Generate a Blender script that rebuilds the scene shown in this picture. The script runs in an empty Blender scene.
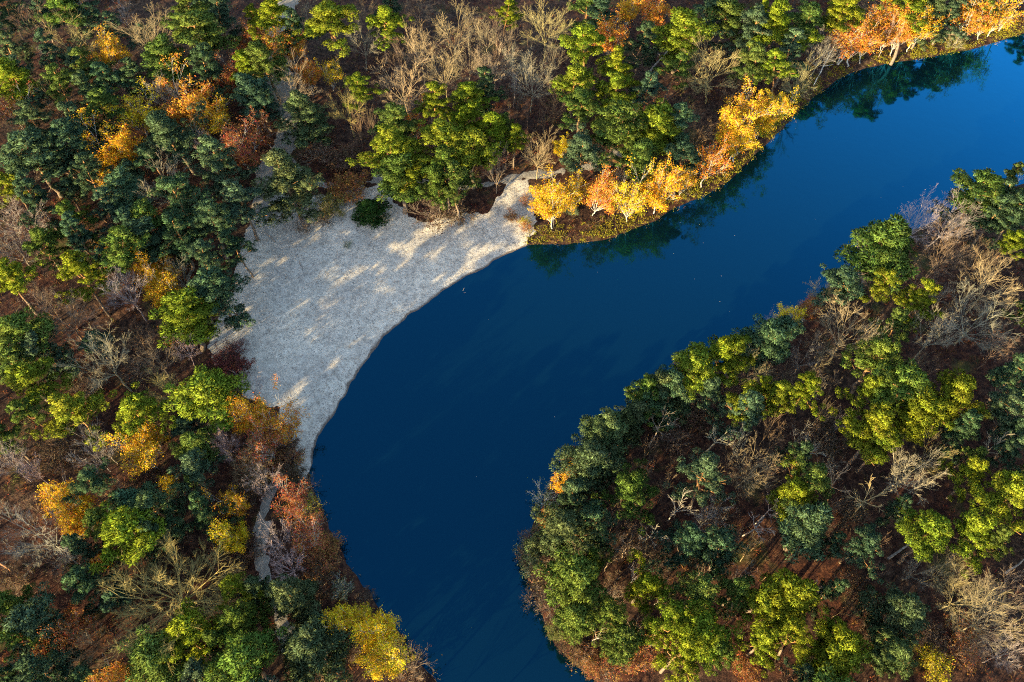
import bpy, math, random
import numpy as np
from mathutils import Vector

# ------------------------------------------------------------------ camera, sky, sun, exposure
SC = bpy.context.scene
CAM_H, TILT, LENS = 110.0, math.radians(32.3), 28.0
cam_d = bpy.data.cameras.new('camera'); cam_d.lens = LENS; cam_d.sensor_width = 36.0
cam_d.clip_start = 1.0; cam_d.clip_end = 20000.0
cam = bpy.data.objects.new('camera', cam_d); SC.collection.objects.link(cam)
cam.location = (0, 0, CAM_H); cam.rotation_euler = (TILT, 0, 0)
SC.camera = cam

SUN_EL = math.radians(12.3)
SUN_FROM = Vector((-0.70, -0.71, 0)).normalized()          # the sun stands behind the camera, to its left
world = bpy.data.worlds.new('World'); SC.world = world; world.use_nodes = True
wn = world.node_tree.nodes; wl = world.node_tree.links
sky = wn.new('ShaderNodeTexSky'); sky.sky_type = 'NISHITA'; sky.sun_disc = False
sky.sun_elevation = SUN_EL
sky.sun_rotation = math.atan2(SUN_FROM.x, SUN_FROM.y)
bgn = wn['Background']; bgn.inputs['Strength'].default_value = 0.15
wl.new(sky.outputs[0], bgn.inputs[0])
sun_d = bpy.data.lights.new('sun', 'SUN'); sun_d.energy = 4.5; sun_d.angle = math.radians(0.5)
sun_d.color = (1.0, 0.82, 0.44)
sun = bpy.data.objects.new('sun', sun_d); SC.collection.objects.link(sun)
sdir = Vector((SUN_FROM.x*math.cos(SUN_EL), SUN_FROM.y*math.cos(SUN_EL), math.sin(SUN_EL)))
sun.rotation_euler = sdir.to_track_quat('Z', 'Y').to_euler()
sun.location = (-80, -100, 80)
SC.view_settings.view_transform = 'Standard'; SC.view_settings.look = 'None'
SC.view_settings.gamma = 1.0; SC.view_settings.use_curve_mapping = False
SC.view_settings.exposure = 2.68
SC.render.engine = 'CYCLES'
SC.cycles.max_bounces = 6; SC.cycles.diffuse_bounces = 3; SC.cycles.transmission_bounces = 4
SC.cycles.use_denoising = False
SC.cycles.filter_width = 1.1

# ------------------------------------------------------------------ helpers
F_PX = 1024*LENS/36.0
CT, ST = math.cos(TILT), math.sin(TILT)
def ray(px, py):
    x = (px-512)/F_PX; y = (341-py)/F_PX
    return x, y*CT + ST, y*ST - CT
def at(px, py, z=0.0):
    dx, dy, dz = ray(px, py); t = (z-CAM_H)/dz
    return dx*t, dy*t, t
def pix(x, y, z):
    zz = z-CAM_H
    yc = y*CT + zz*ST; zc = -y*ST + zz*CT
    return 512 + F_PX*x/-zc, 341 - F_PX*yc/-zc

def link(o): SC.collection.objects.link(o); return o
def tag(o, label=None, cat=None, group=None, kind=None):
    if label: o['label'] = label
    if cat: o['category'] = cat
    if group: o['group'] = group
    if kind: o['kind'] = kind
    return o
def mesh_from(name, V, loops, sizes, mat, smooth=False):
    me = bpy.data.meshes.new(name)
    V = np.asarray(V, np.float32); loops = np.asarray(loops, np.int32); sizes = np.asarray(sizes, np.int32)
    me.vertices.add(len(V)); me.vertices.foreach_set('co', V.ravel())
    me.loops.add(len(loops)); me.loops.foreach_set('vertex_index', loops)
    me.polygons.add(len(sizes))
    st = np.zeros(len(sizes), np.int32); st[1:] = np.cumsum(sizes)[:-1]
    me.polygons.foreach_set('loop_start', st); me.polygons.foreach_set('loop_total', sizes)
    me.polygons.foreach_set('use_smooth', np.full(len(sizes), smooth))
    me.update(calc_edges=True); me.materials.append(mat)
    return me
class Buf:
    """collects tubes and leaf faces into one mesh"""
    def __init__(s): s.V = []; s.L = []; s.S = []; s.N = []; s.n = 0
    def add(s, V, F):
        F = np.asarray(F, np.int32)
        s.V.append(np.asarray(V, np.float32)); s.L.append((F + s.n).ravel()); s.S.append(np.full(len(F), F.shape[1], np.int32)); s.n += len(V)
    def tube(s, P, R, k=5):
        P = np.asarray(P, float); R = np.asarray(R, float); m = len(P)
        T = np.gradient(P, axis=0); T /= np.linalg.norm(T, axis=1)[:, None] + 1e-9
        up = np.where(np.abs(T[:, 2:3]) > .9, np.array([[1., 0, 0]]), np.array([[0., 0, 1.]]))
        A = np.cross(T, up); A /= np.linalg.norm(A, axis=1)[:, None] + 1e-9
        B = np.cross(T, A)
        a = np.arange(k)*2*math.pi/k
        V = P[:, None] + R[:, None, None]*(A[:, None]*np.cos(a)[None, :, None] + B[:, None]*np.sin(a)[None, :, None])
        i = np.arange(m-1)[:, None]*k; j = np.arange(k)[None]; jn = (j+1) % k
        F = np.stack([i+j, i+jn, i+k+jn, i+k+j], -1).reshape(-1, 4)
        s.add(V.reshape(-1, 3), F)
    def mesh(s, name, mat, smooth=False):
        me = mesh_from(name, np.concatenate(s.V), np.concatenate(s.L), np.concatenate(s.S), mat, smooth or bool(s.N))
        if s.N: me.normals_split_custom_set_from_vertices(np.concatenate(s.N).tolist())
        return me

def unit(v): return v/(np.linalg.norm(v, axis=-1, keepdims=True) + 1e-9)
def vnoise(x, y, seed=0):
    """smooth value noise, vectorised"""
    xi = np.floor(x).astype(np.int64); yi = np.floor(y).astype(np.int64); fx = x-xi; fy = y-yi
    fx = fx*fx*(3-2*fx); fy = fy*fy*(3-2*fy)
    def h(a, b):
        n = (a*374761393 + b*668265263 + seed*1442695041) & 0x7fffffff
        n = ((n ^ (n >> 13))*1274126177) & 0x7fffffff
        return ((n ^ (n >> 16)) & 0xffff)/65535.0
    return (h(xi, yi)*(1-fx)+h(xi+1, yi)*fx)*(1-fy) + (h(xi, yi+1)*(1-fx)+h(xi+1, yi+1)*fx)*fy
def fbm(x, y, s, seed=0):
    return (vnoise(x/s, y/s, seed)*.55 + vnoise(x/s*2.1, y/s*2.1, seed+7)*.28 + vnoise(x/s*4.3, y/s*4.3, seed+13)*.17)

# ------------------------------------------------------------------ materials
def new_mat(name):
    m = bpy.data.materials.new(name); m.use_nodes = True
    nt = m.node_tree; nt.nodes.clear()
    out = nt.nodes.new('ShaderNodeOutputMaterial')
    return m, nt, out
def N(nt, t, **kw):
    n = nt.nodes.new(t)
    for k, v in kw.items(): setattr(n, k, v)
    return n
def ramp(nt, stops):
    r = nt.nodes.new('ShaderNodeValToRGB'); el = r.color_ramp.elements
    while len(el) < len(stops): el.new(.5)
    for e, (p, c) in zip(el, stops): e.position = p; e.color = (*c, 1)
    return r
def noise(nt, scale, detail=4, rough=.6, coord='Object', vec=None):
    if vec is None:
        tc = nt.nodes.new('ShaderNodeTexCoord'); vec = tc.outputs[coord]
    n = nt.nodes.new('ShaderNodeTexNoise'); n.inputs['Scale'].default_value = scale
    n.inputs['Detail'].default_value = detail; n.inputs['Roughness'].default_value = rough
    nt.links.new(vec, n.inputs['Vector']); return n
def mixc(nt, fac, a, b, mode='MIX'):
    m = nt.nodes.new('ShaderNodeMix'); m.data_type = 'RGBA'; m.blend_type = mode
    for sock, v in ((m.inputs[0], fac), (m.inputs[6], a), (m.inputs[7], b)):
        if hasattr(v, 'is_output'): nt.links.new(v, sock)
        elif isinstance(v, tuple): sock.default_value = (*v, 1)
        else: sock.default_value = v
    return m.outputs[2]

def foliage_mat(name, transl=.35, var=.5, hue=.0):
    """leaf colour is the per-tree object colour (for pines with sun and shade tone painted in), varied leaf by leaf"""
    m, nt, out = new_mat(name)
    oi = N(nt, 'ShaderNodeObjectInfo'); ge = N(nt, 'ShaderNodeNewGeometry')
    n = noise(nt, .9, 2, .5)
    hs = N(nt, 'ShaderNodeHueSaturation')
    mr = N(nt, 'ShaderNodeMapRange'); mr.inputs[3].default_value = 1-var; mr.inputs[4].default_value = 1+var
    nt.links.new(ge.outputs['Random Per Island'], mr.inputs[0]); nt.links.new(mr.outputs[0], hs.inputs['Value'])
    mh = N(nt, 'ShaderNodeMapRange'); mh.inputs[1].default_value = .3; mh.inputs[2].default_value = .7
    mh.inputs[3].default_value = .478; mh.inputs[4].default_value = .522
    nt.links.new(n.outputs[0], mh.inputs[0])
    wn_ = N(nt, 'ShaderNodeTexWhiteNoise', noise_dimensions='1D'); nt.links.new(ge.outputs['Random Per Island'], wn_.inputs['W'])
    ha = N(nt, 'ShaderNodeMath', operation='MULTIPLY_ADD'); ha.inputs[1].default_value = hue*2; nt.links.new(wn_.outputs['Value'], ha.inputs[0])
    nt.links.new(mh.outputs[0], ha.inputs[2]); hb = N(nt, 'ShaderNodeMath', operation='SUBTRACT'); hb.inputs[1].default_value = hue
    nt.links.new(ha.outputs[0], hb.inputs[0]); nt.links.new(hb.outputs[0], hs.inputs['Hue'])
    nt.links.new(oi.outputs['Color'], hs.inputs['Color'])
    d = N(nt, 'ShaderNodeBsdfDiffuse'); t = N(nt, 'ShaderNodeBsdfTranslucent'); mx = N(nt, 'ShaderNodeMixShader')
    mx.inputs[0].default_value = transl
    nt.links.new(hs.outputs[0], d.inputs[0]); nt.links.new(hs.outputs[0], t.inputs[0])
    nt.links.new(d.outputs[0], mx.inputs[1]); nt.links.new(t.outputs[0], mx.inputs[2])
    nt.links.new(mx.outputs[0], out.inputs[0])
    return m
def bark_mat(name, stops, scale=2.0, stretch=.25):
    m, nt, out = new_mat(name)
    tc = N(nt, 'ShaderNodeTexCoord'); mp = N(nt, 'ShaderNodeMapping'); mp.inputs['Scale'].default_value = (1, 1, stretch)
    nt.links.new(tc.outputs['Object'], mp.inputs['Vector'])
    n = noise(nt, scale, 5, .65, vec=mp.outputs[0]); r = ramp(nt, stops)
    nt.links.new(n.outputs[0], r.inputs[0])
    b = N(nt, 'ShaderNodeBsdfPrincipled'); b.inputs['Roughness'].default_value = .9
    b.inputs['Specular IOR Level'].default_value = .15
    nt.links.new(r.outputs[0], b.inputs['Base Color']); nt.links.new(b.outputs[0], out.inputs[0])
    return m
def twig_mat(name):
    m, nt, out = new_mat(name)
    oi = N(nt, 'ShaderNodeObjectInfo'); n = noise(nt, 1.5, 4, .6)
    mr = N(nt, 'ShaderNodeMapRange'); mr.inputs[1].default_value = .3; mr.inputs[2].default_value = .7
    mr.inputs[3].default_value = .55; mr.inputs[4].default_value = 1.3
    hs = N(nt, 'ShaderNodeHueSaturation'); nt.links.new(n.outputs[0], mr.inputs[0]); nt.links.new(mr.outputs[0], hs.inputs['Value'])
    nt.links.new(oi.outputs['Color'], hs.inputs['Color'])
    b = N(nt, 'ShaderNodeBsdfPrincipled'); b.inputs['Roughness'].default_value = .9; b.inputs['Specular IOR Level'].default_value = .1
    nt.links.new(hs.outputs[0], b.inputs['Base Color']); nt.links.new(b.outputs[0], out.inputs[0])
    return m
def pine_bark():
    m, nt, out = new_mat('pine_bark')
    tc = N(nt, 'ShaderNodeTexCoord'); sx = N(nt, 'ShaderNodeSeparateXYZ'); nt.links.new(tc.outputs['Object'], sx.inputs[0])
    mr = N(nt, 'ShaderNodeMapRange'); mr.inputs[1].default_value = 3.5; mr.inputs[2].default_value = 7.5
    nt.links.new(sx.outputs['Z'], mr.inputs[0])
    n = noise(nt, 4, 5, .7)
    low = ramp(nt, [(.3, (.05, .035, .025)), (.7, (.17, .125, .09))]); high = ramp(nt, [(.3, (.13, .058, .02)), (.7, (.27, .135, .055))])
    nt.links.new(n.outputs[0], low.inputs[0]); nt.links.new(n.outputs[0], high.inputs[0])
    c = mixc(nt, mr.outputs[0], low.outputs[0], high.outputs[0])
    b = N(nt, 'ShaderNodeBsdfPrincipled'); b.inputs['Roughness'].default_value = .9; b.inputs['Specular IOR Level'].default_value = .1
    nt.links.new(c, b.inputs['Base Color']); nt.links.new(b.outputs[0], out.inputs[0])
    return m
M = {}
M['needles'] = foliage_mat('needles', .15, .35)
M['leaves'] = foliage_mat('leaves', .45, .4, .035)
M['pine_bark'] = pine_bark()
M['birch_bark'] = bark_mat('birch_bark', [(.35, (.08, .06, .05)), (.48, (.28, .25, .21)), (.7, (.42, .38, .33))], 3, .8)
M['twig'] = twig_mat('twig')
M['dead_wood'] = bark_mat('dead_wood', [(.3, (.09, .07, .055)), (.7, (.27, .22, .18))], 2, .3)
M['red_wood'] = bark_mat('red_wood', [(.3, (.09, .04, .02)), (.7, (.22, .11, .055))], 2, .3)

def litter_mat():
    m, nt, out = new_mat('forest_floor')
    a = noise(nt, .09, 5, .6); b_ = noise(nt, 1.1, 6, .75); c_ = noise(nt, 5.0, 3, .7)
    r1 = ramp(nt, [(.36, (.008, .0035, .003)), (.5, (.028, .010, .007)), (.64, (.075, .027, .012))])
    r2 = ramp(nt, [(.38, (.007, .004, .0035)), (.52, (.033, .018, .012)), (.66, (.095, .055, .032))])
    nt.links.new(b_.outputs[0], r1.inputs[0]); nt.links.new(b_.outputs[0], r2.inputs[0])
    f = ramp(nt, [(.42, (0, 0, 0)), (.62, (1, 1, 1))]); nt.links.new(a.outputs[0], f.inputs[0])
    col = mixc(nt, f.outputs[0], r1.outputs[0], r2.outputs[0])
    g = noise(nt, .16, 4, .6, vec=None); gr = ramp(nt, [(.58, (0, 0, 0)), (.7, (.55, .55, .55))]); nt.links.new(g.outputs[0], gr.inputs[0])
    g.inputs['Vector'].default_value = (0, 0, 0)
    col = mixc(nt, gr.outputs[0], col, (.045, .05, .012))
    sp = ramp(nt, [(.62, (0, 0, 0)), (.75, (.5, .5, .5))]); nt.links.new(c_.outputs[0], sp.inputs[0])
    col = mixc(nt, sp.outputs[0], col, (.12, .05, .024))
    p = N(nt, 'ShaderNodeBsdfPrincipled'); p.inputs['Roughness'].default_value = .95; p.inputs['Specular IOR Level'].default_value = .1
    bp = N(nt, 'ShaderNodeBump'); bp.inputs['Strength'].default_value = .9; bp.inputs['Distance'].default_value = .35
    nt.links.new(b_.outputs[0], bp.inputs['Height']); nt.links.new(bp.outputs[0], p.inputs['Normal'])
    nt.links.new(col, p.inputs['Base Color']); nt.links.new(p.outputs[0], out.inputs[0])
    return m
def sand_mat(name, light=1.0):
    m, nt, out = new_mat(name)
    a = noise(nt, .12, 4, .6); b_ = noise(nt, .9, 6, .8); c_ = noise(nt, 3.2, 5, .75)
    k = light
    r1 = ramp(nt, [(.34, (.23*k, .195*k, .16*k)), (.5, (.37*k, .322*k, .266*k)), (.66, (.46*k, .405*k, .338*k))]); nt.links.new(b_.outputs[0], r1.inputs[0])
    f = ramp(nt, [(.35, (.84, .83, .83)), (.65, (1.06, 1.05, 1.02))]); nt.links.new(a.outputs[0], f.inputs[0])
    col = mixc(nt, 1.0, r1.outputs[0], f.outputs[0], 'MULTIPLY')
    sp = ramp(nt, [(.38, (1, 1, 1)), (.47, (0, 0, 0))]); nt.links.new(c_.outputs[0], sp.inputs[0])
    col = mixc(nt, sp.outputs[0], col, (.17, .14, .12))
    # wet rim where the sand meets the water
    tc = N(nt, 'ShaderNodeTexCoord'); sx = N(nt, 'ShaderNodeSeparateXYZ'); nt.links.new(tc.outputs['Object'], sx.inputs[0])
    ad = N(nt, 'ShaderNodeMath', operation='MULTIPLY_ADD'); nt.links.new(b_.outputs[0], ad.inputs[0]); ad.inputs[1].default_value = -.10; nt.links.new(sx.outputs['Z'], ad.inputs[2])
    wet = N(nt, 'ShaderNodeMapRange'); wet.inputs[1].default_value = -.035; wet.inputs[2].default_value = -.012; wet.inputs[3].default_value = .9; wet.inputs[4].default_value = 0
    nt.links.new(ad.outputs[0], wet.inputs[0])
    col = mixc(nt, wet.outputs[0], col, (.06, .04, .03))
    p = N(nt, 'ShaderNodeBsdfPrincipled'); p.inputs['Roughness'].default_value = .95; p.inputs['Specular IOR Level'].default_value = .1
    bp = N(nt, 'ShaderNodeBump'); bp.inputs['Strength'].default_value = .8; bp.inputs['Distance'].default_value = .25
    nt.links.new(c_.outputs[0], bp.inputs['Height']); nt.links.new(bp.outputs[0], p.inputs['Normal'])
    nt.links.new(col, p.inputs['Base Color']); nt.links.new(p.outputs[0], out.inputs[0])
    return m
def water_mat():
    m, nt, out = new_mat('lake_water')
    a = noise(nt, .5, 3, .5); bp = N(nt, 'ShaderNodeBump'); bp.inputs['Strength'].default_value = .06; bp.inputs['Distance'].default_value = .12
    nt.links.new(a.outputs[0], bp.inputs['Height'])
    fr = N(nt, 'ShaderNodeFresnel'); fr.inputs['IOR'].default_value = 1.45; nt.links.new(bp.outputs[0], fr.inputs['Normal'])
    ma = N(nt, 'ShaderNodeMath', operation='MULTIPLY_ADD', use_clamp=True); ma.inputs[1].default_value = 4.2; ma.inputs[2].default_value = -.088
    nt.links.new(fr.outputs[0], ma.inputs[0])
    d = N(nt, 'ShaderNodeBsdfDiffuse'); d.inputs[0].default_value = (.0006, .0042, .0070, 1)
    g = N(nt, 'ShaderNodeBsdfGlossy'); g.inputs['Color'].default_value = (.03, .445, .92, 1); g.inputs['Roughness'].default_value = .05
    nt.links.new(bp.outputs[0], g.inputs['Normal'])
    mx = N(nt, 'ShaderNodeMixShader'); nt.links.new(ma.outputs[0], mx.inputs[0]); nt.links.new(d.outputs[0], mx.inputs[1]); nt.links.new(g.outputs[0], mx.inputs[2])
    nt.links.new(mx.outputs[0], out.inputs[0])
    return m
M['litter'] = litter_mat(); M['sand'] = sand_mat('sand'); M['dirt'] = sand_mat('path_sand', .5); M['water'] = water_mat()

# ------------------------------------------------------------------ the lie of the land
SHORE_W = [(470, 790), (455, 730), (440, 690), (415, 655), (385, 615), (355, 578), (338, 545), (322, 512), (311, 480), (308, 455), (318, 430),
           (335, 405), (351, 375), (373, 345), (400, 319), (430, 296), (460, 276), (490, 260), (515, 246), (540, 244), (572, 243), (606, 238),
           (640, 226), (680, 206), (716, 189), (745, 165), (770, 140), (795, 115), (815, 96), (850, 73), (890, 63), (940, 55), (980, 47), (1024, 33), (1100, 8), (1200, -35)]
SHORE_E = [(1200, 122), (1100, 156), (1040, 178), (985, 199), (935, 221), (885, 248), (838, 281), (795, 314), (752, 345), (712, 370), (668, 391), (628, 414),
           (592, 440), (562, 470), (543, 502), (531, 538), (529, 577), (540, 612), (556, 645), (585, 672), (612, 695), (640, 740), (660, 790)]
def P2(L, z=0.0): return [at(x, y, z)[:2] for x, y in L]
def smooth_line(P, n=6):
    P = np.array(P, float); Q = []
    for i in range(len(P)-1):
        p0 = P[max(i-1, 0)]; p1 = P[i]; p2 = P[i+1]; p3 = P[min(i+2, len(P)-1)]
        for k in range(n):
            t = k/n
            Q.append(.5*((2*p1)+(p2-p0)*t+(2*p0-5*p1+4*p2-p3)*t*t+(3*p1-p0-3*p2+p3)*t**3))
    Q.append(P[-1]); return np.array(Q)
LAKE = np.vstack([smooth_line(P2(SHORE_W), 4), smooth_line(P2(SHORE_E), 4)])
def seg_dist(X, Y, P, closed=True):
    D = np.full(X.shape, 1e9); n = len(P)
    for i in range(n if closed else n-1):
        a = P[i]; b = P[(i+1) % n]; d = b-a; L2 = d@d + 1e-9
        t = np.clip(((X-a[0])*d[0]+(Y-a[1])*d[1])/L2, 0, 1)
        D = np.minimum(D, (X-a[0]-t*d[0])**2+(Y-a[1]-t*d[1])**2)
    return np.sqrt(D)
def inside(X, Y, P):
    I = np.zeros(X.shape, bool); n = len(P)
    for i in range(n):
        x0, y0 = P[i]; x1, y1 = P[(i+1) % n]
        if y0 == y1: continue
        c = ((y0 > Y) != (y1 > Y)) & (X < (x1-x0)*(Y-y0)/(y1-y0)+x0)
        I ^= c
    return I
def sdist(X, Y, P):
    d = seg_dist(X, Y, P); return np.where(inside(X, Y, P), d, -d)
GX0, GY0, GS = -240.0, -80.0, 1.0
_lx, _ly = np.meshgrid(np.arange(GX0, 241), np.arange(GY0, 311))
_LSD = sdist(_lx, _ly, LAKE)
def lake_d(X, Y):
    """metres inside the lake (land negative), read off a one metre grid"""
    x = np.clip((np.asarray(X, float)-GX0)/GS, 0, _LSD.shape[1]-1.001); y = np.clip((np.asarray(Y, float)-GY0)/GS, 0, _LSD.shape[0]-1.001)
    i = x.astype(int); j = y.astype(int); fx = x-i; fy = y-j
    return (_LSD[j, i]*(1-fx)+_LSD[j, i+1]*fx)*(1-fy)+(_LSD[j+1, i]*(1-fx)+_LSD[j+1, i+1]*fx)*fy
BEACH = np.array(P2([(300, 480), (330, 450), (345, 420), (370, 385), (395, 350), (430, 320), (470, 292), (505, 268), (530, 254), (528, 238), (534, 220), (536, 194), (526, 180), (508, 181), (500, 196), (488, 212), (455, 212),
                     (425, 222), (402, 213), (388, 188), (362, 186), (335, 200), (300, 198), (268, 200), (252, 225), (240, 255), (236, 290), (224, 310), (213, 330),
                     (212, 360), (226, 366), (236, 345), (242, 365), (243, 392), (258, 402), (277, 408), (291, 432), (289, 460)], .4))
_BSD = sdist(_lx, _ly, BEACH)
def beach_d(X, Y):
    x = np.clip((np.asarray(X, float)-GX0)/GS, 0, _BSD.shape[1]-1.001); y = np.clip((np.asarray(Y, float)-GY0)/GS, 0, _BSD.shape[0]-1.001)
    i = x.astype(int); j = y.astype(int); fx = x-i; fy = y-j
    return (_BSD[j, i]*(1-fx)+_BSD[j, i+1]*fx)*(1-fy)+(_BSD[j+1, i]*(1-fx)+_BSD[j+1, i+1]*fx)*fy
PATHS = [(P2([(268, 215), (268, 180), (280, 155), (292, 135), (288, 105), (280, 70), (284, 30), (292, -20)], .8), 2.3),
         (P2([(292, 160), (310, 180), (335, 190), (370, 182), (405, 180), (450, 186), (490, 183), (525, 175), (565, 170), (600, 160), (632, 146)], .8), .7),
         (P2([(290, 455), (276, 480), (264, 510), (260, 545), (268, 580), (280, 610), (284, 650)], .8), .6)]
PATHS = [(smooth_line(p, 5), w) for p, w in PATHS]
def land_h(X, Y):
    X = np.asarray(X, float); Y = np.asarray(Y, float)
    s = -lake_d(X, Y) + (fbm(X, Y, 2.4, 3)-.5)*1.1         # metres from the waterline, land positive
    b = np.clip(beach_d(X, Y)/6+.6, 0, 1)
    bank = np.where(s > 0, .55*(1-np.exp(-s/1.1)) + .022*np.clip(s, 0, 60), .30*s)
    strand = np.where(s > 0, .045*np.clip(s, 0, 60), .07*s)
    s2 = s + (fbm(X, Y, 1.1, 77)-.5)*.9
    h = bank*(1-b)+(strand+.03*(s2-s))*b
    h = np.clip(h, -2.5, 9)
    rel = np.clip((s-2)/10, 0, 1)
    h = h + rel*((fbm(X, Y, 22, 5)-.5)*1.8 + (fbm(X, Y, 3.5, 9)-.5)*.35)
    return h
gx = np.concatenate([[-4000, -1500, -700, -380, -280], np.arange(-220, 220.1, 1.0), [280, 380, 700, 1500, 4000]])
gy = np.concatenate([[-4000, -1500, -600, -250, -120], np.arange(-60, 290.1, 1.0), [340, 450, 700, 1500, 5000]])
def sheet(name, gx, gy, Z, mat, keep=None):
    nx, ny = len(gx), len(gy); X, Y = np.meshgrid(gx, gy)
    V = np.stack([X, Y, Z], -1).reshape(-1, 3)
    i = np.arange(ny-1)[:, None]*nx+np.arange(nx-1)[None]
    F = np.stack([i, i+1, i+nx+1, i+nx], -1)
    if keep is not None: F = F[keep]
    F = F.reshape(-1, 4)
    used = np.unique(F); re = np.full(len(V), -1); re[used] = np.arange(len(used))
    return link(bpy.data.objects.new(name, mesh_from(name, V[used], re[F].ravel(), np.full(len(F), 4), mat, True)))
X, Y = np.meshgrid(gx, gy)
tag(sheet('ground', gx, gy, land_h(X, Y), M['litter']), 'reddish brown leaf litter covering the forest floor', kind='structure')
def overlay(name, bx, step, dfun, lift, mat, label):
    xs = np.arange(bx[0], bx[2]+step, step); ys = np.arange(bx[1], bx[3]+step, step); X, Y = np.meshgrid(xs, ys)
    d = dfun(X, Y) + (fbm(X, Y, 2.2, 21)-.5)*2.6 + (fbm(X, Y, .7, 4)-.5)*.8
    Z = land_h(X, Y) + np.clip(d*.12, -.4, lift)
    k = d > -2.0; keep = k[:-1, :-1] & k[1:, :-1] & k[:-1, 1:] & k[1:, 1:]
    return tag(sheet(name, xs, ys, Z, mat, keep), label, kind='structure')
bb = np.r_[BEACH.min(0)-3, BEACH.max(0)+3]
overlay('beach', bb, .45, lambda X, Y: sdist(X, Y, BEACH), .05, M['sand'], 'pale sand beach curving along the lake in the wood')
for pth, w in PATHS:
    bb = np.r_[pth.min(0)-w-3, pth.max(0)+w+3]
    overlay('footpath', bb, .4, lambda X, Y: w-seg_dist(X, Y, pth, False), .06, M['dirt'], 'narrow sandy footpath through the trees')
wx = np.linspace(-60, 260, 9); wy = np.linspace(-60, 290, 9)
tag(sheet('lake', wx, wy, np.zeros((9, 9)), M['water']), 'calm deep blue lake water', kind='structure')

# ------------------------------------------------------------------ tree makers: each returns (trunk mesh, crown mesh, facts)
def bent(p0, p1, n, wob, rng, sag=0.0):
    t = np.linspace(0, 1, n)[:, None]; P = p0+(p1-p0)*t
    P[1:-1] += rng.normal(0, wob, (n-2, 3))
    P[:, 2] += sag*np.sin(t[:, 0]*math.pi)
    return P
def puff_points(rng, c, rad, n, flat=.75):
    d = unit(rng.normal(0, 1, (n, 3))); d[:, 2] = np.where(d[:, 2] < -.25, -d[:, 2], d[:, 2])
    q = rad*rng.uniform(.45, 1.0, (n, 1))**.6
    return c + d*q*np.array([1, 1, flat]), d
def sprays(buf, P, D, L, Wd, rng, k=3, up=.35):
    """needle sprays: k narrow kites round an outward axis"""
    n = len(P); A = unit(D + np.array([0, 0, up]) + rng.normal(0, .45, (n, 3)))
    s = unit(np.cross(A, unit(rng.normal(0, 1, (n, 3))))); b = np.cross(A, s)
    L = (L*rng.uniform(.7, 1.3, (n, 1))); Wd = Wd*rng.uniform(.7, 1.3, (n, 1))
    for j in range(k):
        a = j*math.pi/k; side = s*math.cos(a)+b*math.sin(a)
        fl = np.where((np.cross(A, side)*D).sum(1, keepdims=True) > 0, -1., 1.)      # every face turned outward from its tuft
        side = side*fl
        V = np.stack([P-A*L*.35, P+A*L*.15+side*Wd, P+A*L*.65, P+A*L*.15-side*Wd], 1).reshape(-1, 3)
        buf.add(V, np.arange(n*4).reshape(-1, 4))
        nn = unit(D*1.0+A*.35+rng.normal(0, .22, (n, 3))+np.array([0, 0, .15]))
        buf.N.append(np.repeat(nn, 4, 0))
def leaves(buf, P, size, rng):
    n = len(P); a = unit(rng.normal(0, 1, (n, 3))); b = unit(np.cross(a, rng.normal(0, 1, (n, 3))))
    s = size*rng.uniform(.6, 1.3, (n, 1))
    V = np.stack([P-a*s, P+b*s*.6, P+a*s, P-b*s*.6], 1).reshape(-1, 3)
    buf.add(V, np.arange(n*4).reshape(-1, 4))
def facts(P, tip):
    c = np.array([np.median(P[:, 0]), np.median(P[:, 1]), (np.percentile(P[:, 2], 8)+np.percentile(P[:, 2], 98))/2])
    r = np.percentile(np.hypot(P[:, 0]-c[0], P[:, 1]-c[1]), 86)
    return c, float(r), float(tip)

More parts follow.
